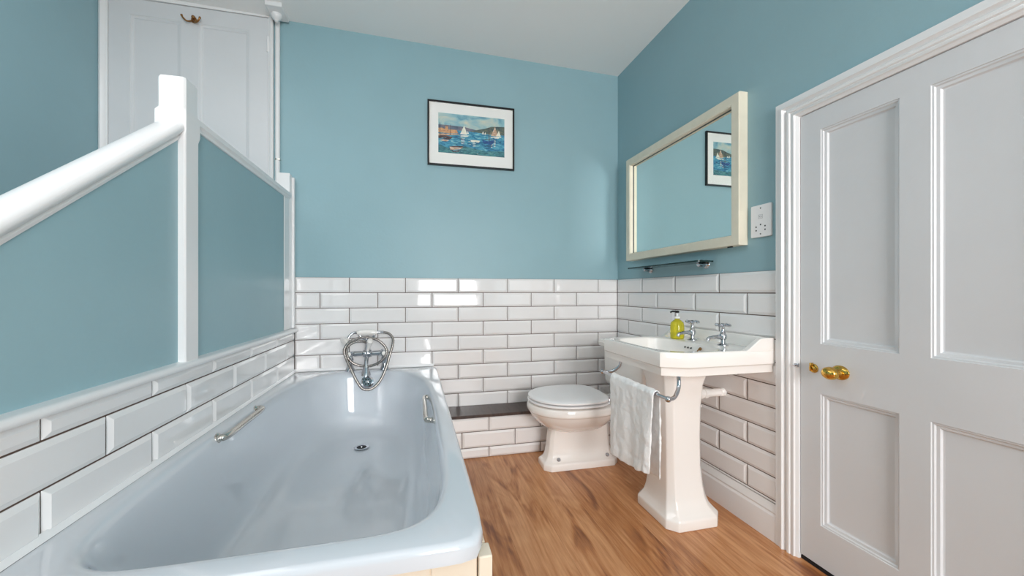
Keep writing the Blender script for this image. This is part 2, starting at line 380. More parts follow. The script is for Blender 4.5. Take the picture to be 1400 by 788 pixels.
# rounded nosing ledge
bm = NEW(); prof = [(XP, .8475), (XP+.020, .846)]
for i in range(9):
    a = math.radians(90-180*i/8); prof.append((XP+.0235+.0115*math.cos(a), .8340+.0115*math.sin(a)))
prof += [(XP, .8225)]
prism(bm, prof, 'y', .05, D-.015)
link('dado_cap', bm, M['gloss'], wp, ang=40)['label'] = 'white rounded wooden cap above the tiles'
# balustrade
bl = thing('stair_balustrade', 'white painted newel post and sloping handrail over the half wall', 'balustrade', (-.765, 1.55, .85))
def sq(bm, cx, cy, secs):
    """stacked square sections (half, z) with small corner chamfers"""
    rings = []
    for h, z, c in secs:
        rings.append([(cx+x, cy+y, z) for x, y in ((h-c, -h), (h, -h+c), (h, h-c), (h-c, h), (-h+c, h), (-h, h-c), (-h, -h+c), (-h+c, -h))])
    loft(bm, rings)
bm = NEW()
sq(bm, -.7655, 1.552, [(.041, .83, .004), (.041, 1.585, .004), (.044, 1.605, .001), (.044, 1.663, .001), (.0395, 1.676, .006), (.0395, 1.770, .006), (.0365, 1.7785, .006), (.032, 1.780, .006)])
link('newel_post', bm, M['gloss'], bl, bevel=.002, ang=40)
# handrail: moulded section swept down the slope
bm = NEW()
prof = []
for i in range(17):
    a = math.radians(-38+256*i/16)          # round bull-nose top
    prof.append((.0395*math.cos(a), -.022+.022*math.sin(a)))
prof = prof[::1] + [(-.027, -.040), (-.023, -.0425), (-.026, -.046), (-.0225, -.055), (.0225, -.055), (.026, -.046), (.023, -.0425), (.027, -.040)]
d = Vector((0, 1, sl)).normalized(); nn = Vector((0, -sl, 1)).normalized()
rings = []
for y in (.02, 1.507):
    base = Vector((-.7655, y, zr(y)-.002)); 
    r_ = []
    for u, w in prof:
        p = base + Vector((u, 0, 0)) + nn*w
        # cut plumb against the newel
        p = p + d*((y-p.y)/d.y)
        r_.append(p)
    rings.append(r_)
loft(bm, rings)
link('handrail', bm, M['gloss'], bl, ang=30)
bm = NEW(); prism(bm, [(-.745+.006, 1.640), (-.745+.008, 1.650), (-.745+.016, 1.657), (-.745+.016, 1.674), (-.745+.008, 1.682), (-.795, 1.682), (-.795, 1.640)], 'y', 1.594, 2.680)
link('coping_rail', bm, M['gloss'], bl, ang=30)
bm = NEW(); box(bm, -.816, -.7405, 2.682, 2.728, .849, 1.803); box(bm, -.7455, -.7415, 2.582, 2.681, .849, 1.64)
link('end_post', bm, M['gloss'], bl, bevel=.003)
bm = NEW(); box(bm, -.800, -.728, 2.7285, D-.0145, .849, 1.79)
link('cover_strip', bm, M['gloss'], bl, bevel=.004)

# ------------------------------------------------------------------ bath
BC = (-.2935, 1.75)
def ring(a, bf, bn, nf, nn_, z, N=144, cx=BC[0], cy=BC[1], dy=0):
    out = []
    for i in range(N):
        t = 2*PI*(i+.5)/N; c, s = math.cos(t), math.sin(t); b, n = (bf, nf) if s > 0 else (bn, nn_)
        # squash the angle so that points spread along the long sides
        c2, s2 = c*a, s*b; l_ = math.hypot(c2, s2); c2 /= l_; s2 /= l_
        r = 1/((abs(c2)/a)**n+(abs(s2)/b)**n)**(1/n)
        out.append((cx+r*c2, cy+dy+r*s2, z(cx+r*c2, cy+dy+r*s2) if callable(z) else z))
    return out
tb = thing('bathtub', 'white enamelled bathtub with cream boarded panel along the tiled half wall', 'bathtub', (BC[0], BC[1], 0))
bm = NEW()
OA, OF, ON = .4415, 1.0045, .955
rs = [ring(OA-.010, OF-.006, ON-.010, 40, 26, .5275), ring(OA-.001, OF-.001, ON-.001, 40, 26, .530), ring(OA, OF, ON, 40, 26, .556), ring(OA-.002, OF-.002, ON-.002, 40, 26, .5625), ring(OA-.007, OF-.005, ON-.007, 40, 26, .5685), ring(OA-.014, OF-.01, ON-.014, 40, 26, .5705)]
prof = [(.018, .014, .018, .5705), (.008, .006, .008, .5695), (0, 0, 0, .5665), (-.006, -.006, -.007, .560), (-.011, -.011, -.014, .548), (-.016, -.017, -.024, .525), (-.024, -.026, -.042, .47),
        (-.034, -.038, -.070, .41), (-.046, -.052, -.108, .35), (-.062, -.070, -.155, .295), (-.080, -.090, -.20, .258), (-.102, -.115, -.245, .235), (-.130, -.145, -.29, .222), (-.165, -.19, -.35, .2155), (-.215, -.29, -.45, .212), (-.29, -.50, -.62, .2105)]
for da, df, dn, z in prof:
    k = min(1, max(0, (.56-z)/.34))
    rs.append(ring(.388+da, .930+df, .880+dn, 3.0, 6.5-3.3*k, z))
V = loft(bm, rs, False, True)
tub = link('tub', bm, M['bath'], tb, ang=60)
# panel
bm = NEW(); ypn = .818
nb = 9; x0, x1 = -.735, .128; w = (x1-x0)/nb
pts = []
for i in range(nb):
    a = x0+i*w; pts += [(a+.002, ypn), (a+w-.004, ypn), (a+w-.0015, ypn+.003)]
pts += [(x1, ypn+.012), (x0, ypn+.012)]
prism(bm, pts, 'z', .0, .5265)
yy0, yy1 = .86, 2.535; nb = 16; w = (yy1-yy0)/nb; pts = []
for i in range(nb):
    a = yy0+i*w; pts += [(.150, a+.002), (.150, a+w-.004), (.147, a+w-.0015)]
pts += [(.138, yy1), (.138, yy0)]
prism(bm, pts, 'z', .0, .5265)
pn = link('bath_panel', bm, M['cream'], tb, smooth=False); pn['label'] = 'cream tongue and groove bath panel'
bm = NEW(); box(bm, .129, .158, .812, .858, 0, .5265)
link('corner_post', bm, M['cream'], tb, bevel=.003)['label'] = 'cream corner post of the bath panel'
# waste
bm = NEW(); wc = (-.283, 2.325, .2165)
lathe(bm, [(.0, 0), (.040, 0), (.041, .0015), (.038, .0035), (.026, .002), (.025, -.001)], wc, (0, 0, 1), 36)
ws = link('bath_waste', bm, M['chrome'], tb); ws['label'] = 'chrome bath waste ring'
bm = NEW(); lathe(bm, [(0, 0), (.025, 0), (.025, .0012), (0, .0012)], (wc[0], wc[1], wc[2]+.0012), (0, 0, 1), 28); link('drain_hole', bm, M['dark'], ws)
bm = NEW(); lathe(bm, [(0, 0), (.006, 0), (.005, .003), (0, .0035)], (wc[0], wc[1], wc[2]+.0024), (0, 0, 1), 14); link('screw', bm, M['chrome'], ws)
# overflow rose on the tap-end wall
bm = NEW(); oc = Vector((-.290, 2.661, .505)); on = Vector((0, -1, .30)).normalized()
lathe(bm, [(.040, -.012), (.041, 0), (.038, .004), (.028, .007), (.026, .0045), (.010, .0045), (.009, .008), (0, .009)], oc, on, 30)
ov = link('overflow_rose', bm, M['chrome'], tb); ov['label'] = 'round chrome overflow rose'
bm = NEW()
for k in range(6):
    a = k*PI/3; q = Vector((0, 0, 1)).rotation_difference(on)
    lathe(bm, [(0, 0), (.0045, 0), (.0045, .0015), (0, .0015)], oc+on*.0045+q @ Vector((.016*math.cos(a), .016*math.sin(a), 0)), on, 12)
link('overflow_hole', bm, M['dark'], ov)
bm = NEW()
prism(bm, [(L-.0035+.006, .569), (L-.0035+.016, .5708), (L-.0035+.0075, .582), (L+.0015, .586), (L+.0015, .569)], 'y', .835, D-.012)
link('wall_sealant', bm, M['gloss'], tb, ang=20)['label'] = 'white sealant bead along the half wall'
bm = NEW()
prism(bm, [(D-.0205, .5708), (D-.0135, .569), (D-.0120, .586), (D-.0145, .580)], 'x', L+.002, .128)
link('wall_sealant', bm, M['gloss'], tb, ang=20)['label'] = 'white sealant bead along the end wall'
# grab handles
def grab(y0, y1, xw, xb, z, lab, zf=0):
    bm = NEW(); s = 1 if xb > xw else -1
    tube(bm, catmull([(xw, y0+.012, z-.004), (xb-.5*(xb-xw), y0+.004, z), (xb, y0+.030, z), (xb, (y0+y1)/2, z), (xb, y1-.030, z), (xb-.5*(xb-xw), y1-.004, z), (xw, y1-.012, z-.004)], 8), .0122, 14)
    for y in (y0+.012, y1-.012): lathe(bm, [(.019, -.002), (.019, .003), (.015, .007), (.010, .010)], (xw, y, z-.004), (s, 0, .1), 20)
    link('grab_handle', bm, M['nickel'], tb)['label'] = lab
grab(1.600, 1.975, -.6765, -.650, .560, 'metal grab handle on the wall side of the bath')
grab(1.765, 2.165, .0825, .050, .515, 'metal grab handle on the open side of the bath')

# ------------------------------------------------------------------ bath mixer with handset
bx, by = -.293, 2.700
mx = thing('bath_mixer_tap', 'chrome bath mixer tap with cradled shower handset and looped hose', 'tap', (bx, by, .5705))
for s in (-1, 1):
    bm = NEW(); x = bx+s*.105
    lathe(bm, [(.033, 0), (.034, .004), (.028, .012), (.0215, .024), (.018, .042), (.0175, .060), (.022, .068), (.0225, .076), (.018, .084), (.017, .096), (.021, .102), (.022, .118), (.016, .124), (0, .126)], (x, by, .5708), (0, 0, 1), 28)
    link('leg', bm, M['chrome'], mx)
    bm = NEW()
    lathe(bm, [(.014, 0), (.015, .012), (.0115, .018), (.010, .030), (.013, .034), (.013, .042), (.008, .046)], (x, by-.010, .680), (0, -1, .1), 20)
    for k in range(4):
        a = k*PI/2+.5; tube(bm, [(x, by-.048, .684), (x+.024*math.cos(a), by-.048, .684+.024*math.sin(a))], [.0055, .0045], 8)
        ball(bm, (x+.026*math.cos(a), by-.048, .684+.026*math.sin(a)), .0068, 10)
    hd = link('cross_handle', bm, M['chrome'], mx)
    bm = NEW(); lathe(bm, [(.0135, 0), (.0135, .004), (.009, .008), (0, .009)], (x, by-.0525, .6845), (0, -1, .1), 20)
    link('porcelain_button', bm, M['ceramic'], hd)['label'] = 'white porcelain tap button'
bm = NEW()
tube(bm, [(bx-.105, by, .680), (bx-.085, by, .680), (bx-.08, by, .680), (bx-.03, by, .680), (bx-.024, by, .680), (bx+.024, by, .680), (bx+.03, by, .680), (bx+.08, by, .680), (bx+.085, by, .68), (bx+.105, by, .68)], [.014, .014, .0175, .0155, .023, .023, .0155, .0175, .014, .014], 18)
lathe(bm, [(.017, -.028), (.019, 0), (.018, .030), (.016, .036), (.014, .060), (.017, .064), (.0165, .074), (.0105, .080), (.010, .108)], (bx, by, .685), (0, 0, 1), 24)
lathe(bm, [(.012, 0), (.014, .02), (.012, .03), (0, .032)], (bx, by-.010, .682), (0, -1, 0), 20)
link('body', bm, M['chrome'], mx)
bm = NEW()
tube(bm, catmull([(bx, by, .672), (bx, by-.030, .660), (bx, by-.060, .640), (bx, by-.078, .610), (bx, by-.082, .585)], 6), [.013]*12+[.0125]*9+[.013]*4, 18)
lathe(bm, [(.013, .058), (.016, .050), (.0185, .040), (.029, .004), (.030, 0), (.026, -.001), (.012, .002)][::-1], (bx, by-.082, .556), (0, 0, 1), 24)
link('spout', bm, M['chrome'], mx)
bm = NEW()
zc = .797
tube(bm, catmull([(bx-.050, by-.012, zc+.014), (bx-.034, by-.014, zc-.014), (bx, by-.008, zc-.024), (bx+.034, by-.014, zc-.014), (bx+.050, by-.012, zc+.014)], 6), .0075, 12)
link('cradle', bm, M['chrome'], mx)
bm = NEW()                                                  # porcelain diverter lever leaning up and out
tube(bm, [(bx+.006, by-.040, .700), (bx+.012, by-.046, .722), (bx+.026, by-.092, .770), (bx+.028, by-.096, .780)], [.006, .010, .0185, .012], 16)
link('diverter_lever', bm, M['ceramic'], mx)['label'] = 'white porcelain diverter lever'
zh = .815
hs = NEW(); tube(hs, [(bx-.062, by-.012, zh-.001), (bx-.056, by-.012, zh), (bx-.040, by-.012, zh+.001), (bx, by-.012, zh+.001), (bx+.040, by-.012, zh+.001), (bx+.056, by-.012, zh), (bx+.062, by-.012, zh-.001)], [.010, .014, .0175, .0185, .0175, .014, .010], 20)
hso = link('handset', hs, M['ceramic'], mx); hso['label'] = 'white porcelain shower handset grip'
bm = NEW()
tube(bm, catmull([(bx-.060, by-.012, zh), (bx-.082, by-.013, zh-.001), (bx-.104, by-.018, zh-.018), (bx-.114, by-.024, zh-.042)], 6), .0085, 14)
link('handset_neck', bm, M['chrome'], hso)['label'] = 'chrome elbow of the handset'
bm = NEW(); tube(bm, [(bx+.060, by-.012, zh), (bx+.070, by-.012, zh), (bx+.100, by-.012, zh)], [.011, .0095, .009], 14)
link('hose_connector', bm, M['chrome'], hso)
bm = NEW(); lathe(bm, [(.008, -.006), (.012, .004), (.024, .020), (.031, .027), (.031, .031), (.026, .033), (0, .034)], (bx-.114, by-.026, zh-.040), (-.55, -.55, -.42), 28)
link('spray_head', bm, M['ceramic'], hso)['label'] = 'white rimmed spray rose'
# hose: from right end of handset round, down, and through two loops to the back of the mixer
hp = [(bx+.098, by-.012, .8145), (bx+.132, by-.020, .806), (bx+.157, by-.036, .778), (bx+.158, by-.050, .735), (bx+.140, by-.066, .670), (bx+.118, by-.080, .590), (bx+.085, by-.098, .520),
      (bx+.040, by-.112, .478), (bx-.010, by-.118, .478), (bx-.045, by-.112, .520), (bx-.085, by-.096, .600), (bx-.117, by-.078, .668), (bx-.128, by-.070, .716), (bx-.100, by-.064, .762), (bx-.045, by-.060, .785),
      (bx+.010, by-.064, .788), (bx+.070, by-.068, .770), (bx+.116, by-.072, .724), (bx+.120, by-.076, .682), (bx+.085, by-.078, .636), (bx+.030, by-.074, .612), (bx-.030, by-.072, .614), (bx-.080, by-.074, .636), (bx-.112, by-.066, .680), (bx-.112, by-.050, .730), (bx-.075, by-.034, .758), (bx-.030, by-.020, .760), (bx-.006, by-.010, .752)]
path = catmull(hp, 9)
bm = NEW(); tube(bm, path, [.0082+.0007*math.sin(i*2.1) for i in range(len(path))], 12)
link('hose', bm, M['steel'], mx, ang=60)['label'] = 'looped metal shower hose'

# ------------------------------------------------------------------ framed harbour print
px0, px1, pz0, pz1 = .087, .694, 1.943, 2.386
pc = thing('framed_print', 'harbour scene with sailing boats in thin black frame on back wall', 'picture', ((px0+px1)/2, D, pz0))
def frame_ring(bm, u0, u1, z0, z1, prof, to3d): moulding_ring(bm, u0, u1, z0, z1, prof, to3d)
bm = NEW(); moulding_ring(bm, px0, px1, pz0, pz1, [(0, .001), (0, .020), (.001, .0215), (.010, .0215), (.011, .020), (.011, .006)], back3)
link('frame', bm, M['black'], pc, smooth=False)
bm = NEW(); box(bm, px0+.0105, px1-.0105, D-.010, D-.002, pz0+.0105, pz1-.0105)
link('mount', bm, M['matb'], pc, smooth=False)
A0, A1, B0, B1 = px0+.072, px1-.071, 1.943+.090, 2.386-.080
def paint(name, cols, scale, stretch, rough=.5):
    m = bpy.data.materials.new(name); m.use_nodes = True; nt = m.node_tree; b = nt.nodes['Principled BSDF']
    tc = nt.nodes.new('ShaderNodeTexCoord'); mp = nt.nodes.new('ShaderNodeMapping'); mp.inputs['Scale'].default_value = stretch
    n = nt.nodes.new('ShaderNodeTexNoise'); n.inputs['Scale'].default_value = scale; n.inputs['Detail'].default_value = 3; n.inputs['Distortion'].default_value = .6
    r = nt.nodes.new('ShaderNodeValToRGB'); e = r.color_ramp.elements
    k = len(cols)
    while len(e) < k: e.new(.5)
    for i, c in enumerate(cols): e[i].position = .3+.4*i/(k-1); e[i].color = srgb(*c)
    nt.links.new(tc.outputs['Object'], mp.inputs[0]); nt.links.new(mp.outputs[0], n.inputs['Vector']); nt.links.new(n.outputs['Fac'], r.inputs['Fac']); nt.links.new(r.outputs[0], b.inputs['Base Color'])
    b.inputs['Roughness'].default_value = rough
    return m
PM = [paint('p_sky', [(96, 150, 170), (140, 182, 190), (176, 196, 190), (208, 204, 184)], 9, (1, 1, 2.0)),
      paint('p_water', [(20, 80, 112), (40, 122, 158), (74, 158, 184), (136, 190, 196)], 26, (1, 1, 3.4)),
      paint('p_hill', [(74, 92, 112), (104, 112, 130), (140, 132, 138)], 24, (1, 1, 1.6)),
      paint('p_hill2', [(52, 76, 84), (86, 100, 92), (120, 116, 92)], 28, (1, 1, 1.6)),
      paint('p_stone', [(176, 124, 84), (212, 164, 116), (150, 96, 80)], 40, (1, 1, 1)),
      paint('p_sail', [(222, 220, 200), (246, 242, 228)], 30, (1, 1, 1)),
      paint('p_hull', [(34, 36, 58), (72, 54, 56), (110, 84, 74)], 40, (1, 1, 2)),
      paint('p_blue', [(16, 52, 100), (36, 96, 160)], 40, (1, 1, 2)),
      paint('p_tan', [(150, 108, 84), (196, 160, 130), (226, 210, 190)], 46, (1, 1, 2)),
      paint('p_deep', [(24, 74, 88), (56, 120, 128), (96, 156, 150)], 30, (1, 1, 3.2))]
bm = NEW(); W_, H_ = A1-A0, B1-B0; lay = [0]
def poly(pts, mi):
    lay[0] += 1; y = D-.0102-.00006*lay[0]
    f = bm.faces.new([bm.verts.new((A0+u*W_, y, B0+v*H_)) for u, v in pts]); f.material_index = mi
poly([(0, .42), (1, .42), (1, 1), (0, 1)], 0)
poly([(0, 0), (1, 0), (1, .62), (0, .66)], 1)
poly([(0, 0), (1, 0), (1, .16), (.7, .12), (.4, .20), (.15, .13), (0, .2)], 9)
poly([(0, .60), (0, .70), (.12, .705), (.25, .70), (.38, .695), (.52, .655), (.62, .63), (.60, .585), (.3, .59)], 2)
poly([(.46, .60), (.56, .64), (.70, .705), (.80, .77), (.90, .785), (1, .79), (1, .575), (.8, .56), (.6, .58)], 3)
poly([(0, .50), (0, .615), (.06, .625), (.09, .60), (.10, .60), (.10, .64), (.122, .70), (.145, .64), (.145, .595), (.27, .60), (.29, .52), (.2, .50)], 4)
poly([(0, .47), (.31, .51), (.30, .485), (.18, .455), (0, .42)], 8)
poly([(.0, .42), (.0, .36), (.16, .335), (.215, .41), (.1, .44)], 6)
poly([(.02, .315), (.06, .29), (.13, .29), (.16, .325), (.08, .335)], 8)
poly([(.02, .75), (.027, .75), (.03, .42), (.02, .42)], 6); poly([(.175, .72), (.18, .72), (.185, .46), (.175, .46)], 6)
for (u, v, s, mi) in ((.37, .50, 1.0, 5), (.84, .53, 1.05, 5), (.905, .54, .62, 5), (.665, .565, .28, 5), (.70, .56, .22, 5)):
    poly([(u-.05*s, v), (u+.012*s, v+.235*s), (u+.055*s, v+.02*s), (u+.05*s, v)], 8 if u == .84 else mi)
    poly([(u-.055*s, v-.03*s), (u-.04*s, v-.055*s), (u+.06*s, v-.05*s), (u+.085*s, v-.012*s)], 5)
poly([(.425, .52), (.43, .60), (.455, .53)], 5)
for u, v, w_, c in ((.36, .30, .035, 5), (.845, .30, .02, 5), (.80, .27, .018, 5), (.53, .26, .03, 5)):
    for k in range(5): poly([(u-w_*(1-k*.12), v+.11-k*.035), (u+w_*(1-k*.12), v+.113-k*.035), (u+w_*.8, v+.10-k*.035), (u-w_*.7, v+.098-k*.035)], c if k % 2 == 0 else 8)
poly([(.475, .375), (.49, .325), (.60, .325), (.625, .375), (.55, .385)], 5)
poly([(.655, .40), (.675, .315), (.80, .30), (.845, .385), (.83, .42), (.75, .385), (.69, .39)], 7)
poly([(.755, .735), (.762, .735), (.768, .39), (.755, .39)], 6); poly([(.69, .43), (.845, .445), (.845, .43), (.69, .415)], 6)
poly([(.165, .16), (.175, .085), (.30, .095), (.365, .165), (.29, .155)], 8); poly([(.17, .175), (.36, .205), (.37, .17), (.22, .15)], 6)
poly([(.19, .075), (.33, .085), (.28, .035), (.21, .03)], 6)
random.seed(3)
for k in range(46):
    u, v = random.random()*.94+.02, random.random()**1.2*.46+.02; w_ = random.uniform(.012, .035)
    poly([(u-w_, v), (u, v+.010), (min(1, u+w_), v+.002), (u, v-.006)], random.choice((9, 1, 1, 0, 9)))
link('print', bm, PM, pc, smooth=False)['label'] = 'blue harbour print of sailing boats'
bm = NEW(); box(bm, px0+.010, px1-.010, D-.0175, D-.0165, pz0+.010, pz1-.010)
gm = mat('picture_glass', (1, 1, 1, 1), .0, trans=1, ior=1.05); link('glazing', bm, gm, pc, smooth=False)

# ------------------------------------------------------------------ wall mirror
mr = thing('wall_mirror', 'large rectangular mirror in deep cream frame above the basin', 'mirror', (R, 2.05, 1.295))
XF = R-.050
m3 = lambda u, z, d: (R-d, u, z)
bm = NEW(); moulding_ring(bm, 1.543, 2.560, 1.295, 2.013, [(0, .001), (0, .046), (.003, .050), (.044, .050), (.047, .047), (.050, .046), (.050, .018)], m3)
link('frame', bm, M['mframe'], mr, smooth=False)
bm = NEW(); moulding_ring(bm, 1.5925, 2.5105, 1.3445, 1.9635, [(0, .019), (0, .024), (.004, .024), (.006, .0205)], m3)
link('inner_bead', bm, mat('dark_bead', srgb(84, 92, 88), .4), mr, smooth=False)['label'] = 'thin dark bead round the mirror glass'
bm = NEW(); box(bm, R-.0205, R-.012, 1.594, 2.509, 1.346, 1.962)
link('mirror_glass', bm, M['mirror'], mr, smooth=False)
bm = NEW(); box(bm, R-.040, R-.030, 1.60, 1.625, 1.289, 1.2955); link('clip', bm, M['black'], mr, smooth=False)

# glass shelf
gs = thing('glass_shelf', 'narrow glass shelf on two chrome brackets under the mirror', 'shelf', (R, 2.08, 1.233))
pts = rrect(1.400, R-.012, 1.738, 2.430, .018, 5)
bm = NEW(); prism(bm, pts, 'z', 1.2295, 1.2375)
link('shelf_glass', bm, M['glass'], gs, ang=30)
for y in (1.812, 2.325):
    bm = NEW()
    lathe(bm, [(.024, 0), (.025, .004), (.022, .010), (.014, .016), (.012, .040), (.013, .052), (.009, .056), (0, .057)], (R-.001, y, 1.222), (-1, 0, 0), 28)
    lathe(bm, [(.012, 0), (.012, .006), (.004, .011)], (R-.035, y, 1.2362), (0, 0, 1), 20)
    link('bracket', bm, M['chrome'], gs)

# shaver socket
ss = thing('shaver_socket', 'white shaver socket plate on the blue wall beside the door', 'socket', (R, 1.462, 1.32))
bm = NEW(); prism(bm, rrect(1.409, 1.516, 1.322, 1.467, .005, 4), 'x', R-.0105, R-.0005)
link('plate', bm, M['plastic'], ss, bevel=.002)
for y, z in ((1.4625, 1.452), (1.4625, 1.336)):
    bm = NEW(); lathe(bm, [(.0034, 0), (.0034, .001), (.002, .0014), (0, .0014)], (R-.0105, y, z), (-1, 0, 0), 14); link('screw', bm, M['steel'], ss)
bm = NEW()
for y, z in ((1.4625, 1.378), (1.486, 1.369), (1.486, 1.353), (1.439, 1.369), (1.439, 1.353)):
    lathe(bm, [(.0036, 0), (.0036, .0006), (0, .0007)], (R-.0106, y, z), (-1, 0, 0), 12)
link('socket_hole', bm, M['dark'], ss)
bm = NEW(); gy = mat('grey_print', srgb(176, 176, 176), .5)
for a, b, c, d_ in ((1.452, 1.474, 1.4215, 1.423), (1.452, 1.474, 1.405, 1.4065), (1.452, 1.4535, 1.405, 1.423), (1.4725, 1.474, 1.405, 1.423), (1.4615, 1.463, 1.408, 1.420), (1.456, 1.459, 1.411, 1.417), (1.466, 1.470, 1.411, 1.417)): box(bm, R-.0110, R-.0105, a, b, c, d_)
link('shaver_mark', bm, gy, ss, smooth=False)['label'] = 'faint grey shaver symbol'

# ------------------------------------------------------------------ basin on pedestal
bs = thing('pedestal_basin', 'white ceramic washbasin with chamfered corners on tall flared pedestal', 'washbasin', (1.25, 1.69, 0))
BP = [(R-.013, 1.388), (1.080, 1.388), (.981, 1.440), (.981, 1.934), (1.080, 1.986), (R-.013, 1.986)]
def inset(P, d):
    n = len(P); out = []
    cx = sum(p[0] for p in P)/n; cy = sum(p[1] for p in P)/n
    for i in range(n):
        p0, p1, p2 = Vector(P[i-1]), Vector(P[i]), Vector(P[(i+1) % n])
        a = (p1-p0).normalized(); b = (p2-p1).normalized()
        na = Vector((a.y, -a.x)); nb_ = Vector((b.y, -b.x))
        if na.dot(Vector((cx, cy))-p1) < 0: na = -na
        if nb_.dot(Vector((cx, cy))-p1) < 0: nb_ = -nb_
        m_ = (na+nb_); m_ = m_/(1+na.dot(nb_))
        q = p1+m_*d
        if p1.x > R-.02: q.x = p1.x
        out.append((q.x, q.y))
    return out
def rayring(P, z, c, N=120):
    out = []
    for i in range(N):
        t = 2*PI*i/N; dx, dy = math.cos(t), math.sin(t); best = None
        for j in range(len(P)):
            (x1, y1), (x2, y2) = P[j], P[(j+1) % len(P)]
            ex, ey = x2-x1, y2-y1; den = dx*ey-dy*ex
            if abs(den) < 1e-9: continue
            s = ((x1-c[0])*ey-(y1-c[1])*ex)/den; u = ((x1-c[0])*dy-(y1-c[1])*dx)/den
            if s > 0 and -1e-6 <= u <= 1+1e-6 and (best is None or s < best): best = s
        out.append((c[0]+dx*best, c[1]+dy*best, z))
    return out
def bowl(z, k, c, N=120, cxs=0):
    out = []
    for i in range(N):
        t = 2*PI*i/N; dx, dy = math.cos(t), math.sin(t); a = (.128 if dx > 0 else .172)*k if k <= 1 else (.128 if dx > 0 else .172)+(k-1); b = .262*k if k <= 1 else .262+(k-1); n = 3.6
        r = 1/((abs(dx)/a)**n+(abs(dy)/b)**n)**(1/n); out.append((c[0]+dx*r+cxs, c[1]+dy*r, z))
    return out
bc = (1.190, 1.687)
bm = NEW()
def sidering(P, z):   # polygon ring sampled on corners only (for crisp sides)
    return [(x, y, z) for x, y in P]
secs = [(.150, .6985), (.100, .704), (.050, .719), (.018, .7275), (.010, .729), (.009, .733), (.009, .757), (.006, .763), (.0005, .7665), (0, .769), (0, .818), (.0015, .8235), (.006, .8268)]
V = loft(bm, [sidering(inset(BP, d_), z) for d_, z in secs], True, False)
topring = rayring(inset(BP, .006), .8268, bc)
# exact corners on the nearest ray points keep the rim crisp
tr = [list(p) for p in topring]
for q in inset(BP, .006):
    j = min(range(len(tr)), key=lambda i: (tr[i][0]-q[0])**2+(tr[i][1]-q[1])**2); tr[j][0], tr[j][1] = q
rs = [tr, bowl(.8268, 1.006, bc), bowl(.8255, 1.002, bc), bowl(.8225, .985, bc), bowl(.812, .965, bc), bowl(.785, .93, bc), bowl(.750, .87, bc), bowl(.725, .76, bc), bowl(.710, .58, bc), bowl(.704, .36, bc), bowl(.702, .15, bc)]
loft(bm, rs, False, True)
link('basin_bowl', bm, M['ceramic'], bs, ang=32)
# raised back and side wings
bm = NEW()
wing = [(1.350, .820), (1.362, .8265), (1.375, .8335), (1.425, .8695), (1.437, .8755), (1.450, .8775), (R-.013, .8775), (R-.013, .820)]
prism(bm, wing, 'y', 1.3881, 1.416); prism(bm, wing, 'y', 1.958, 1.9859)
prism(bm, [(R-.047, .820), (R-.043, .850), (R-.036, .868), (R-.030, .8765), (R-.013, .8765), (R-.013, .820)], 'y', 1.416, 1.958)
link('upstand', bm, M['ceramic'], bs, bevel=.004, seg=3, ang=30)
bm = NEW()
for k in range(3): lathe(bm, [(0, 0), (.0048, 0), (.0048, .0012), (0, .0012)], (1.3085, 1.700-.022*k+.012, .801), (-1, 0, .35), 14)
link('overflow_hole', bm, M['dark'], bs)
bm = NEW(); lathe(bm, [(.008, 0), (.008, .004), (.004, .008)], (1.306, 1.600, .806), (-1, 0, .35), 14); tube(bm, [(1.30, 1.600, .809), (1.292, 1.605, .795)], .003, 8)
link('chain_stay', bm, M['bronze'], bs)
bm = NEW(); lathe(bm, [(0, 0), (.022, 0), (.022, .002), (.014, .003), (.012, .0012)], (1.20, 1.687, .7025), (0, 0, 1), 24); link('basin_waste', bm, M['chrome'], bs)
# pedestal
bm = NEW()
def oct8(x0, x1, y0, y1, c, z): return [(x0+c, y0, z), (x1-c, y0, z), (x1, y0+c, z), (x1, y1-c, z), (x1-c, y1, z), (x0+c, y1, z), (x0, y1-c, z), (x0, y0+c, z)]
ped = [(1.103, 1.385, 1.534, 1.852, .042, 0), (1.103, 1.385, 1.534, 1.852, .042, .044), (1.107, 1.382, 1.538, 1.848, .041, .050), (1.113, 1.372, 1.548, 1.838, .038, .060), (1.122, 1.352, 1.566, 1.820, .034, .085),
       (1.129, 1.340, 1.579, 1.807, .030, .120), (1.134, 1.333, 1.588, 1.798, .028, .17), (1.138, 1.326, 1.596, 1.790, .026, .26), (1.138, 1.324, 1.598, 1.788, .025, .40), (1.133, 1.326, 1.594, 1.792, .026, .54), (1.124, 1.334, 1.584, 1.802, .030, .64), (1.112, 1.346, 1.570, 1.816, .034, .685), (1.095, 1.362, 1.552, 1.834, .04, .722)]
loft(bm, [oct8(*p) for p in ped])
link('pedestal', bm, M['ceramic'], bs, bevel=.006, seg=3, ang=50)
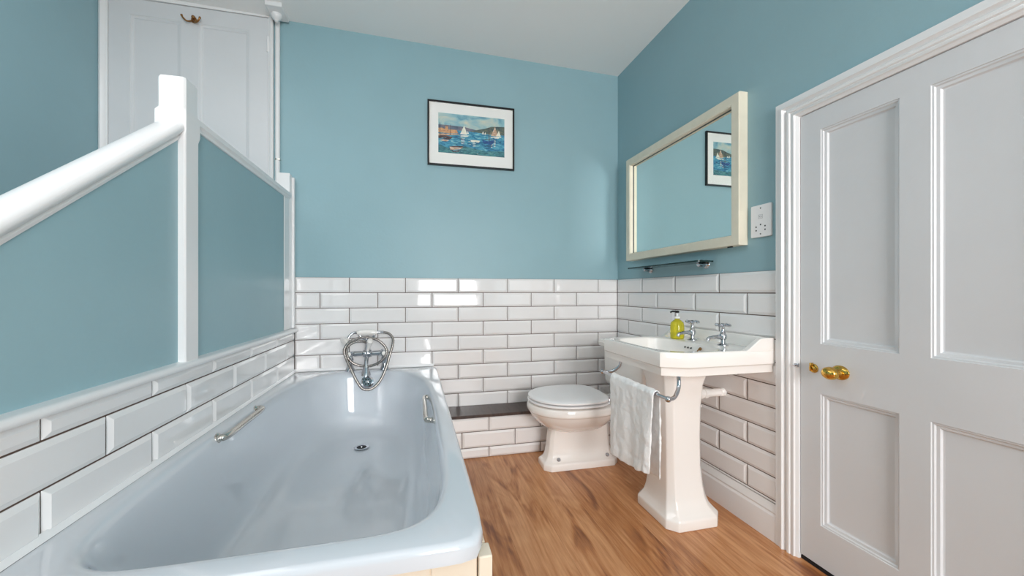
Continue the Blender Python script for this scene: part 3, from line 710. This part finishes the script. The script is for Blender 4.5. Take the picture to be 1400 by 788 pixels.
# taps
def basin_tap(y, label):
    x, z = 1.392, .8272
    t = thing('basin_tap', label, 'tap', (x, y, z), 'pair of basin taps')
    bm = NEW()
    lathe(bm, [(.024, 0), (.024, .003), (.017, .007), (.011, .010), (.010, .024), (.0165, .030), (.0175, .040), (.016, .048), (.0125, .054), (.013, .058), (.0095, .062), (.0075, .070), (.007, .084), (.009, .088)], (x, y, z), (0, 0, 1), 24)
    link('body', bm, M['chrome'], t)
    bm = NEW()
    tube(bm, catmull([(x-.008, y, z+.036), (x-.030, y, z+.040), (x-.060, y, z+.038), (x-.078, y, z+.034), (x-.086, y, z+.022)], 6), [.0105]*6+[.0085]*6+[.0075]*6+[.0080]*5+[.0085]*2, 14)
    link('spout', bm, M['chrome'], t)
    bm = NEW()
    for k in range(4):
        a = k*PI/2+.35; dx, dy = math.cos(a), math.sin(a)
        tube(bm, [(x, y, z+.094), (x+.018*dx, y+.018*dy, z+.094), (x+.030*dx, y+.030*dy, z+.094), (x+.037*dx, y+.037*dy, z+.094)], [.0062, .0055, .0085, .005], 12)
    lathe(bm, [(.009, 0), (.012, .004), (.012, .012), (.008, .016), (0, .0175)], (x, y, z+.0855), (0, 0, 1), 20)
    link('cross_handle', bm, M['chrome'], t)
basin_tap(1.765, 'chrome cross head basin tap beside the soap bottle')
basin_tap(1.556, 'chrome cross head basin tap nearer the door')
# soap
sx, sy = 1.352, 1.832
sb = thing('soap_dispenser', 'round pump bottle of yellow soap on the basin corner', 'bottle', (sx, sy, .8275))
bm = NEW(); lathe(bm, [(0, 0), (.030, 0), (.0345, .004), (.0355, .030), (.035, .070), (.031, .086), (.020, .097), (.0125, .101), (.012, .108), (0, .108)], (sx, sy, .8275), (0, 0, 1), 36)
bt = link('bottle', bm, M['soap'], sb)
bm = NEW(); lathe(bm, [(.0133, 0), (.0133, .010), (.007, .013), (.0045, .014), (.0045, .030)], (sx, sy, .9350), (0, 0, 1), 22)
link('pump_collar', bm, M['clearp'], sb)
bm = NEW(); lathe(bm, [(.009, 0), (.010, .003), (.010, .010), (.006, .012)], (sx, sy, .9640), (0, 0, 1), 20); tube(bm, [(sx, sy, .971), (sx-.020, sy+.012, .972), (sx-.030, sy+.018, .966)], [.0052, .0048, .004], 10)
link('pump_head', bm, M['black'], sb)
# towel rail
tr_ = thing('towel_rail', 'chrome towel rail hooked under the front of the basin', 'towel rail', (.972, 1.65, .652))
zt = .652; xt = .972
bm = NEW(); tube(bm, [(xt, 1.372, zt), (xt, 1.930, zt)], .0075, 16); link('bar', bm, M['chrome'], tr_)
for y, s in ((1.372, 1), (1.930, -1)):
    bm = NEW()
    tube(bm, catmull([(1.052, y+s*.045, .7285), (1.052, y+s*.043, .705), (1.044, y+s*.036, .680), (1.020, y+s*.020, .658), (.996, y+s*.006, .6515), (xt, y, zt)], 7), .0082, 14)
    ball(bm, (xt-.002, y-s*.002, zt), .0128, 16)
    link('bracket', bm, M['chrome'], tr_)
# towel
tw = NEW(); ny, n1 = 64, 46; grid = []
Yl, Yr = 1.815, 1.447
for i in range(ny+1):
    u = i/ny; row = []
    y0 = Yl+(Yr-Yl)*u
    zf = .268+.045*u+.006*math.sin(u*9); zb = .300+.010*math.sin(u*7+1)-.015*u
    pts = []
    for j in range(n1):                                   # front, hem up to the bar
        t = j/(n1-1); z = zf+(zt-zf)*t
        hang = 1-t
        fold = hang**.8*(.0068*math.sin(u*11+.6+1.5*hang)+.0032*math.sin(u*25+2-2*hang)+.001*math.sin(u*49+hang*5))
        x = xt-.0145-.012*hang+fold-.002
        if t < .16: x += .0012*math.sin(min(1, (t-.125)/.01) if t > .125 else 0)
        pts.append((x, y0+.014*hang*math.sin(u*7)+.006*hang-(.016*hang*(1-u)), z))
    for j in range(1, 10):
        a = PI-PI*j/10; pts.append((xt+.0145*math.cos(a), y0, zt+.0135*math.sin(a)))
    for j in range(n1):
        t = j/(n1-1); z = zt+(zb-zt)*t
        fold = t**.7*(.008*math.sin(u*15+2.0)+.006*math.sin(u*27+t*2))
        pts.append((xt+.0145+.010*t+fold, y0-.010*t+.010*t*math.sin(u*8)-.030*t*u*0, z))
    for k, p in enumerate(pts): row.append(tw.verts.new(p))
    grid.append(row)
for a, b in zip(grid, grid[1:]):
    for j in range(len(a)-1): tw.faces.new((a[j], a[j+1], b[j+1], b[j]))
to = link('hand_towel', tw, M['towel'], None, ang=180)
s_ = to.modifiers.new('thick', 'SOLIDIFY'); s_.thickness = .006; s_.offset = 0
sd = to.modifiers.new('sub', 'SUBSURF'); sd.levels = 1; sd.render_levels = 1
tag(to, 'white terry hand towel draped over the basin rail', 'towel')
tex = bpy.data.textures.new('terry', 'CLOUDS'); tex.noise_scale = .045
dm = to.modifiers.new('crumple', 'DISPLACE'); dm.texture = tex; dm.strength = .010; dm.mid_level = .5
# waste pipe and isolating valve behind the pedestal
wpn = thing('waste_pipe', 'white plastic waste pipe from pedestal into the tiled wall', 'pipe', (1.43, 1.682, .573))
bm = NEW(); lathe(bm, [(.0195, 0), (.0195, .185)], (1.325, 1.682, .573), (1, 0, 0), 24)
lathe(bm, [(.0245, 0), (.0265, .003), (.0265, .016), (.0225, .018), (.0225, .026), (.026, .028), (.026, .044), (.023, .047)], (1.362, 1.682, .573), (1, 0, 0), 12)
link('pipe', bm, M['pipe'], wpn, ang=30)
bm = NEW(); lathe(bm, [(.022, 0), (.022, .012), (.017, .018)], (1.500, 1.682, .573), (-1, 0, 0), 20); link('wall_collar', bm, M['pipe'], wpn)
fx = thing('fixing_clip', 'small white clip on the pedestal edge below the waste pipe', 'clip', (1.338, 1.66, .52))
bm = NEW(); box(bm, 1.3255, 1.345, 1.648, 1.672, .50, .530); lathe(bm, [(.008, 0), (.008, .012)], (1.345, 1.66, .518), (1, 0, 0), 12); link('clip', bm, M['pipe'], fx, bevel=.003)
vl = thing('supply_valve', 'small chrome valve under the basin by the wall', 'valve', (1.48, 1.60, .69))
bm = NEW(); lathe(bm, [(.012, 0), (.012, .022), (.009, .026), (.009, .060)], (1.462, 1.640, .6945), (1, 0, 0), 16); ball(bm, (1.462, 1.640, .6945), .0135, 14); link('valve', bm, M['chrome'], vl)

# ------------------------------------------------------------------ toilet
tc_ = (.945, 2.325)
tl = thing('toilet', 'white ceramic toilet with closed lid and low cistern, beside the dark ledge', 'toilet', (1.0, 2.325, 0))
def dring(af, ab, b, z, nf=2.15, nb_=3.2, N=72, cx=tc_[0], cy=tc_[1]):
    out = []
    for i in range(N):
        t = 2*PI*i/N; dx, dy = math.cos(t), math.sin(t); a, n = (af, nf) if dx < 0 else (ab, nb_)
        r = 1/((abs(dx)/a)**n+(abs(dy)/b)**n)**(1/n); out.append((cx+dx*r, cy+dy*r, z))
    return out
bm = NEW()
loft(bm, [dring(.10, .12, .07, .225), dring(.130, .17, .100, .232), dring(.172, .195, .142, .252), dring(.205, .215, .175, .278), dring(.238, .235, .205, .312), dring(.258, .247, .222, .343), dring(.261, .249, .225, .350), dring(.266, .252, .230, .353), dring(.270, .255, .234, .358), dring(.271, .256, .235, .375), dring(.264, .252, .229, .395), dring(.252, .245, .218, .3985), dring(.208, .165, .172, .3975), dring(.198, .158, .160, .385), dring(.175, .14, .135, .34), dring(.12, .10, .09, .295), dring(.05, .05, .04, .275)])
# foot and column
foot = [(.755, 1.243, 2.232, 2.418, .038, 0), (.755, 1.243, 2.232, 2.418, .038, .036), (.759, 1.239, 2.236, 2.414, .038, .041), (.770, 1.228, 2.247, 2.403, .034, .048), (.781, 1.215, 2.259, 2.391, .028, .062), (.789, 1.206, 2.267, 2.383, .024, .085), (.796, 1.199, 2.271, 2.379, .021, .12), (.804, 1.193, 2.273, 2.377, .020, .19), (.815, 1.188, 2.274, 2.376, .020, .26), (.84, 1.188, 2.274, 2.376, .02, .33)]
loft(bm, [oct8(*p) for p in foot])
pan = link('pan', bm, M['ceramic'], tl, bevel=.004, seg=3, ang=50)
bm = NEW()
# shelf and horn running back to the wall
loft(bm, [[(x, tc_[1]+yy*w_, z0_+(zz)*hh) for yy, zz in rrect(-1, 1, 0, 1, .3, 4)] for x, w_, z0_, hh in ((1.10, .150, .295, .098), (1.17, .135, .30, .094), (1.24, .12, .305, .088), (1.36, .16, .33, .07), (1.49, .17, .34, .062))])
link('rear_shelf', bm, M['ceramic'], tl, ang=50)
bm = NEW()
sr = [(.190, .150, .155, .4095), (.196, .155, .160, .4070), (.262, .206, .226, .4070), (.265, .208, .229, .409), (.265, .208, .229, .4155), (.262, .206, .226, .4180), (.196, .155, .160, .4180), (.190, .150, .155, .4155)]
loft(bm, [dring(*q) for q in sr+sr[:1]], False, False)
bmesh.ops.remove_doubles(bm, verts=bm.verts[:], dist=1e-5)
link('seat', bm, M['plastic'], tl, ang=50)
bm = NEW()
loft(bm, [dring(.05, .05, .05, .4385), dring(.243, .193, .208, .4385), dring(.248, .197, .213, .4270), dring(.258, .206, .223, .4270), dring(.262, .209, .227, .4290), dring(.262, .210, .227, .437), dring(.255, .206, .220, .4425), dring(.235, .19, .203, .4455), dring(.15, .13, .13, .4475), dring(.05, .05, .05, .448)])
link('lid', bm, M['plastic'], tl, ang=50)
for y in (2.235, 2.415):
    bm = NEW(); lathe(bm, [(.012, 0), (.012, .03), (0, .031)], (1.168, y, .400), (0, 0, 1), 18); tube(bm, [(1.168, y-.022, .424), (1.168, y+.022, .424)], .009, 14); link('hinge', bm, M['chrome'], tl)
for x in (.845, 1.165):
    bm = NEW(); lathe(bm, [(.0115, 0), (.0115, .004), (.009, .007), (.0075, .007), (.007, .0045), (0, .0045)], (x, 2.256, .062), (0, -1, .6), 20); link('bolt_cap', bm, M['chrome'], tl)
# cistern
bm = NEW()
def crect(x0, x1, y0, y1, z, r=.02): return [(x, y, z) for x, y in rrect(x0, x1, y0, y1, r, 5)]
loft(bm, [crect(1.330, R-.014, 2.16, 2.49, .428), crect(1.316, R-.014, 2.125, 2.525, .434), crect(1.306, R-.014, 2.095, 2.555, .448), crect(1.302, R-.014, 2.083, 2.566, .468), crect(1.300, R-.014, 2.078, 2.572, .60), crect(1.298, R-.014, 2.076, 2.574, .688)])
link('cistern', bm, M['ceramic'], tl, ang=40)
bm = NEW()
loft(bm, [crect(1.292, R-.014, 2.066, 2.590, .6895), crect(1.278, R-.014, 2.045, 2.622, .698), crect(1.276, R-.014, 2.043, 2.624, .722), crect(1.282, R-.014, 2.049, 2.618, .728), crect(1.284, R-.014, 2.052, 2.612, .738), crect(1.292, R-.014, 2.060, 2.602, .743)])
link('cistern_lid', bm, M['ceramic'], tl, ang=40)
bm = NEW(); lathe(bm, [(.024, 0), (.024, .09)], (1.45, 2.325, .34), (0, 0, 1), 20); link('flush_pipe', bm, M['pipe'], tl)

# ------------------------------------------------------------------ window daylight and added stair fill
def area(name, loc, rot, sx_, sy_, power, col=(1, 1, 1), spread=PI):
    l = bpy.data.lights.new(name, 'AREA'); l.shape = 'RECTANGLE'; l.size = sx_; l.size_y = sy_; l.energy = power; l.color = col; l.spread = spread
    o = bpy.data.objects.new(name, l); C.objects.link(o); o.location = loc; o.rotation_euler = rot; return o
area('window_daylight', ((WX0+WX1)/2, RY-.04, (WZ0+WZ1)/2), (PI/2, 0, 0), WX1-WX0-.1, WZ1-WZ0-.1, 85, (1.0, .985, .98))
area('stair_fill', (-1.25, .6, 2.74), (0, 0, 0), 1.0, 2.2, 17, (.98, .98, 1.0))  # unseen fill light added over the stairwell; the ceiling has no opening

w = bpy.data.worlds.new('sky'); bpy.context.scene.world = w; w.use_nodes = True
w.node_tree.nodes['Background'].inputs[0].default_value = (.75, .86, 1, 1); w.node_tree.nodes['Background'].inputs[1].default_value = 1.0

# ------------------------------------------------------------------ camera
cam = bpy.data.cameras.new('camera'); co = bpy.data.objects.new('camera', cam); C.objects.link(co)
cam.sensor_width = 36; cam.lens = FPX/1400*36; cam.shift_y = (CY-394)/1400; cam.clip_start = .01
co.location = (0, 0, H); co.rotation_euler = (PI/2, 0, -YAW)
S = bpy.context.scene; S.camera = co
S.view_settings.view_transform = 'Standard'; S.view_settings.look = 'None'; S.view_settings.gamma = 1; S.view_settings.use_curve_mapping = False
S.view_settings.exposure = 0.12
S.cycles.blur_glossy = 0.05; S.cycles.caustics_reflective = True; S.cycles.sample_clamp_indirect = 0
S.cycles.max_bounces = 12; S.cycles.diffuse_bounces = 8; S.cycles.glossy_bounces = 6
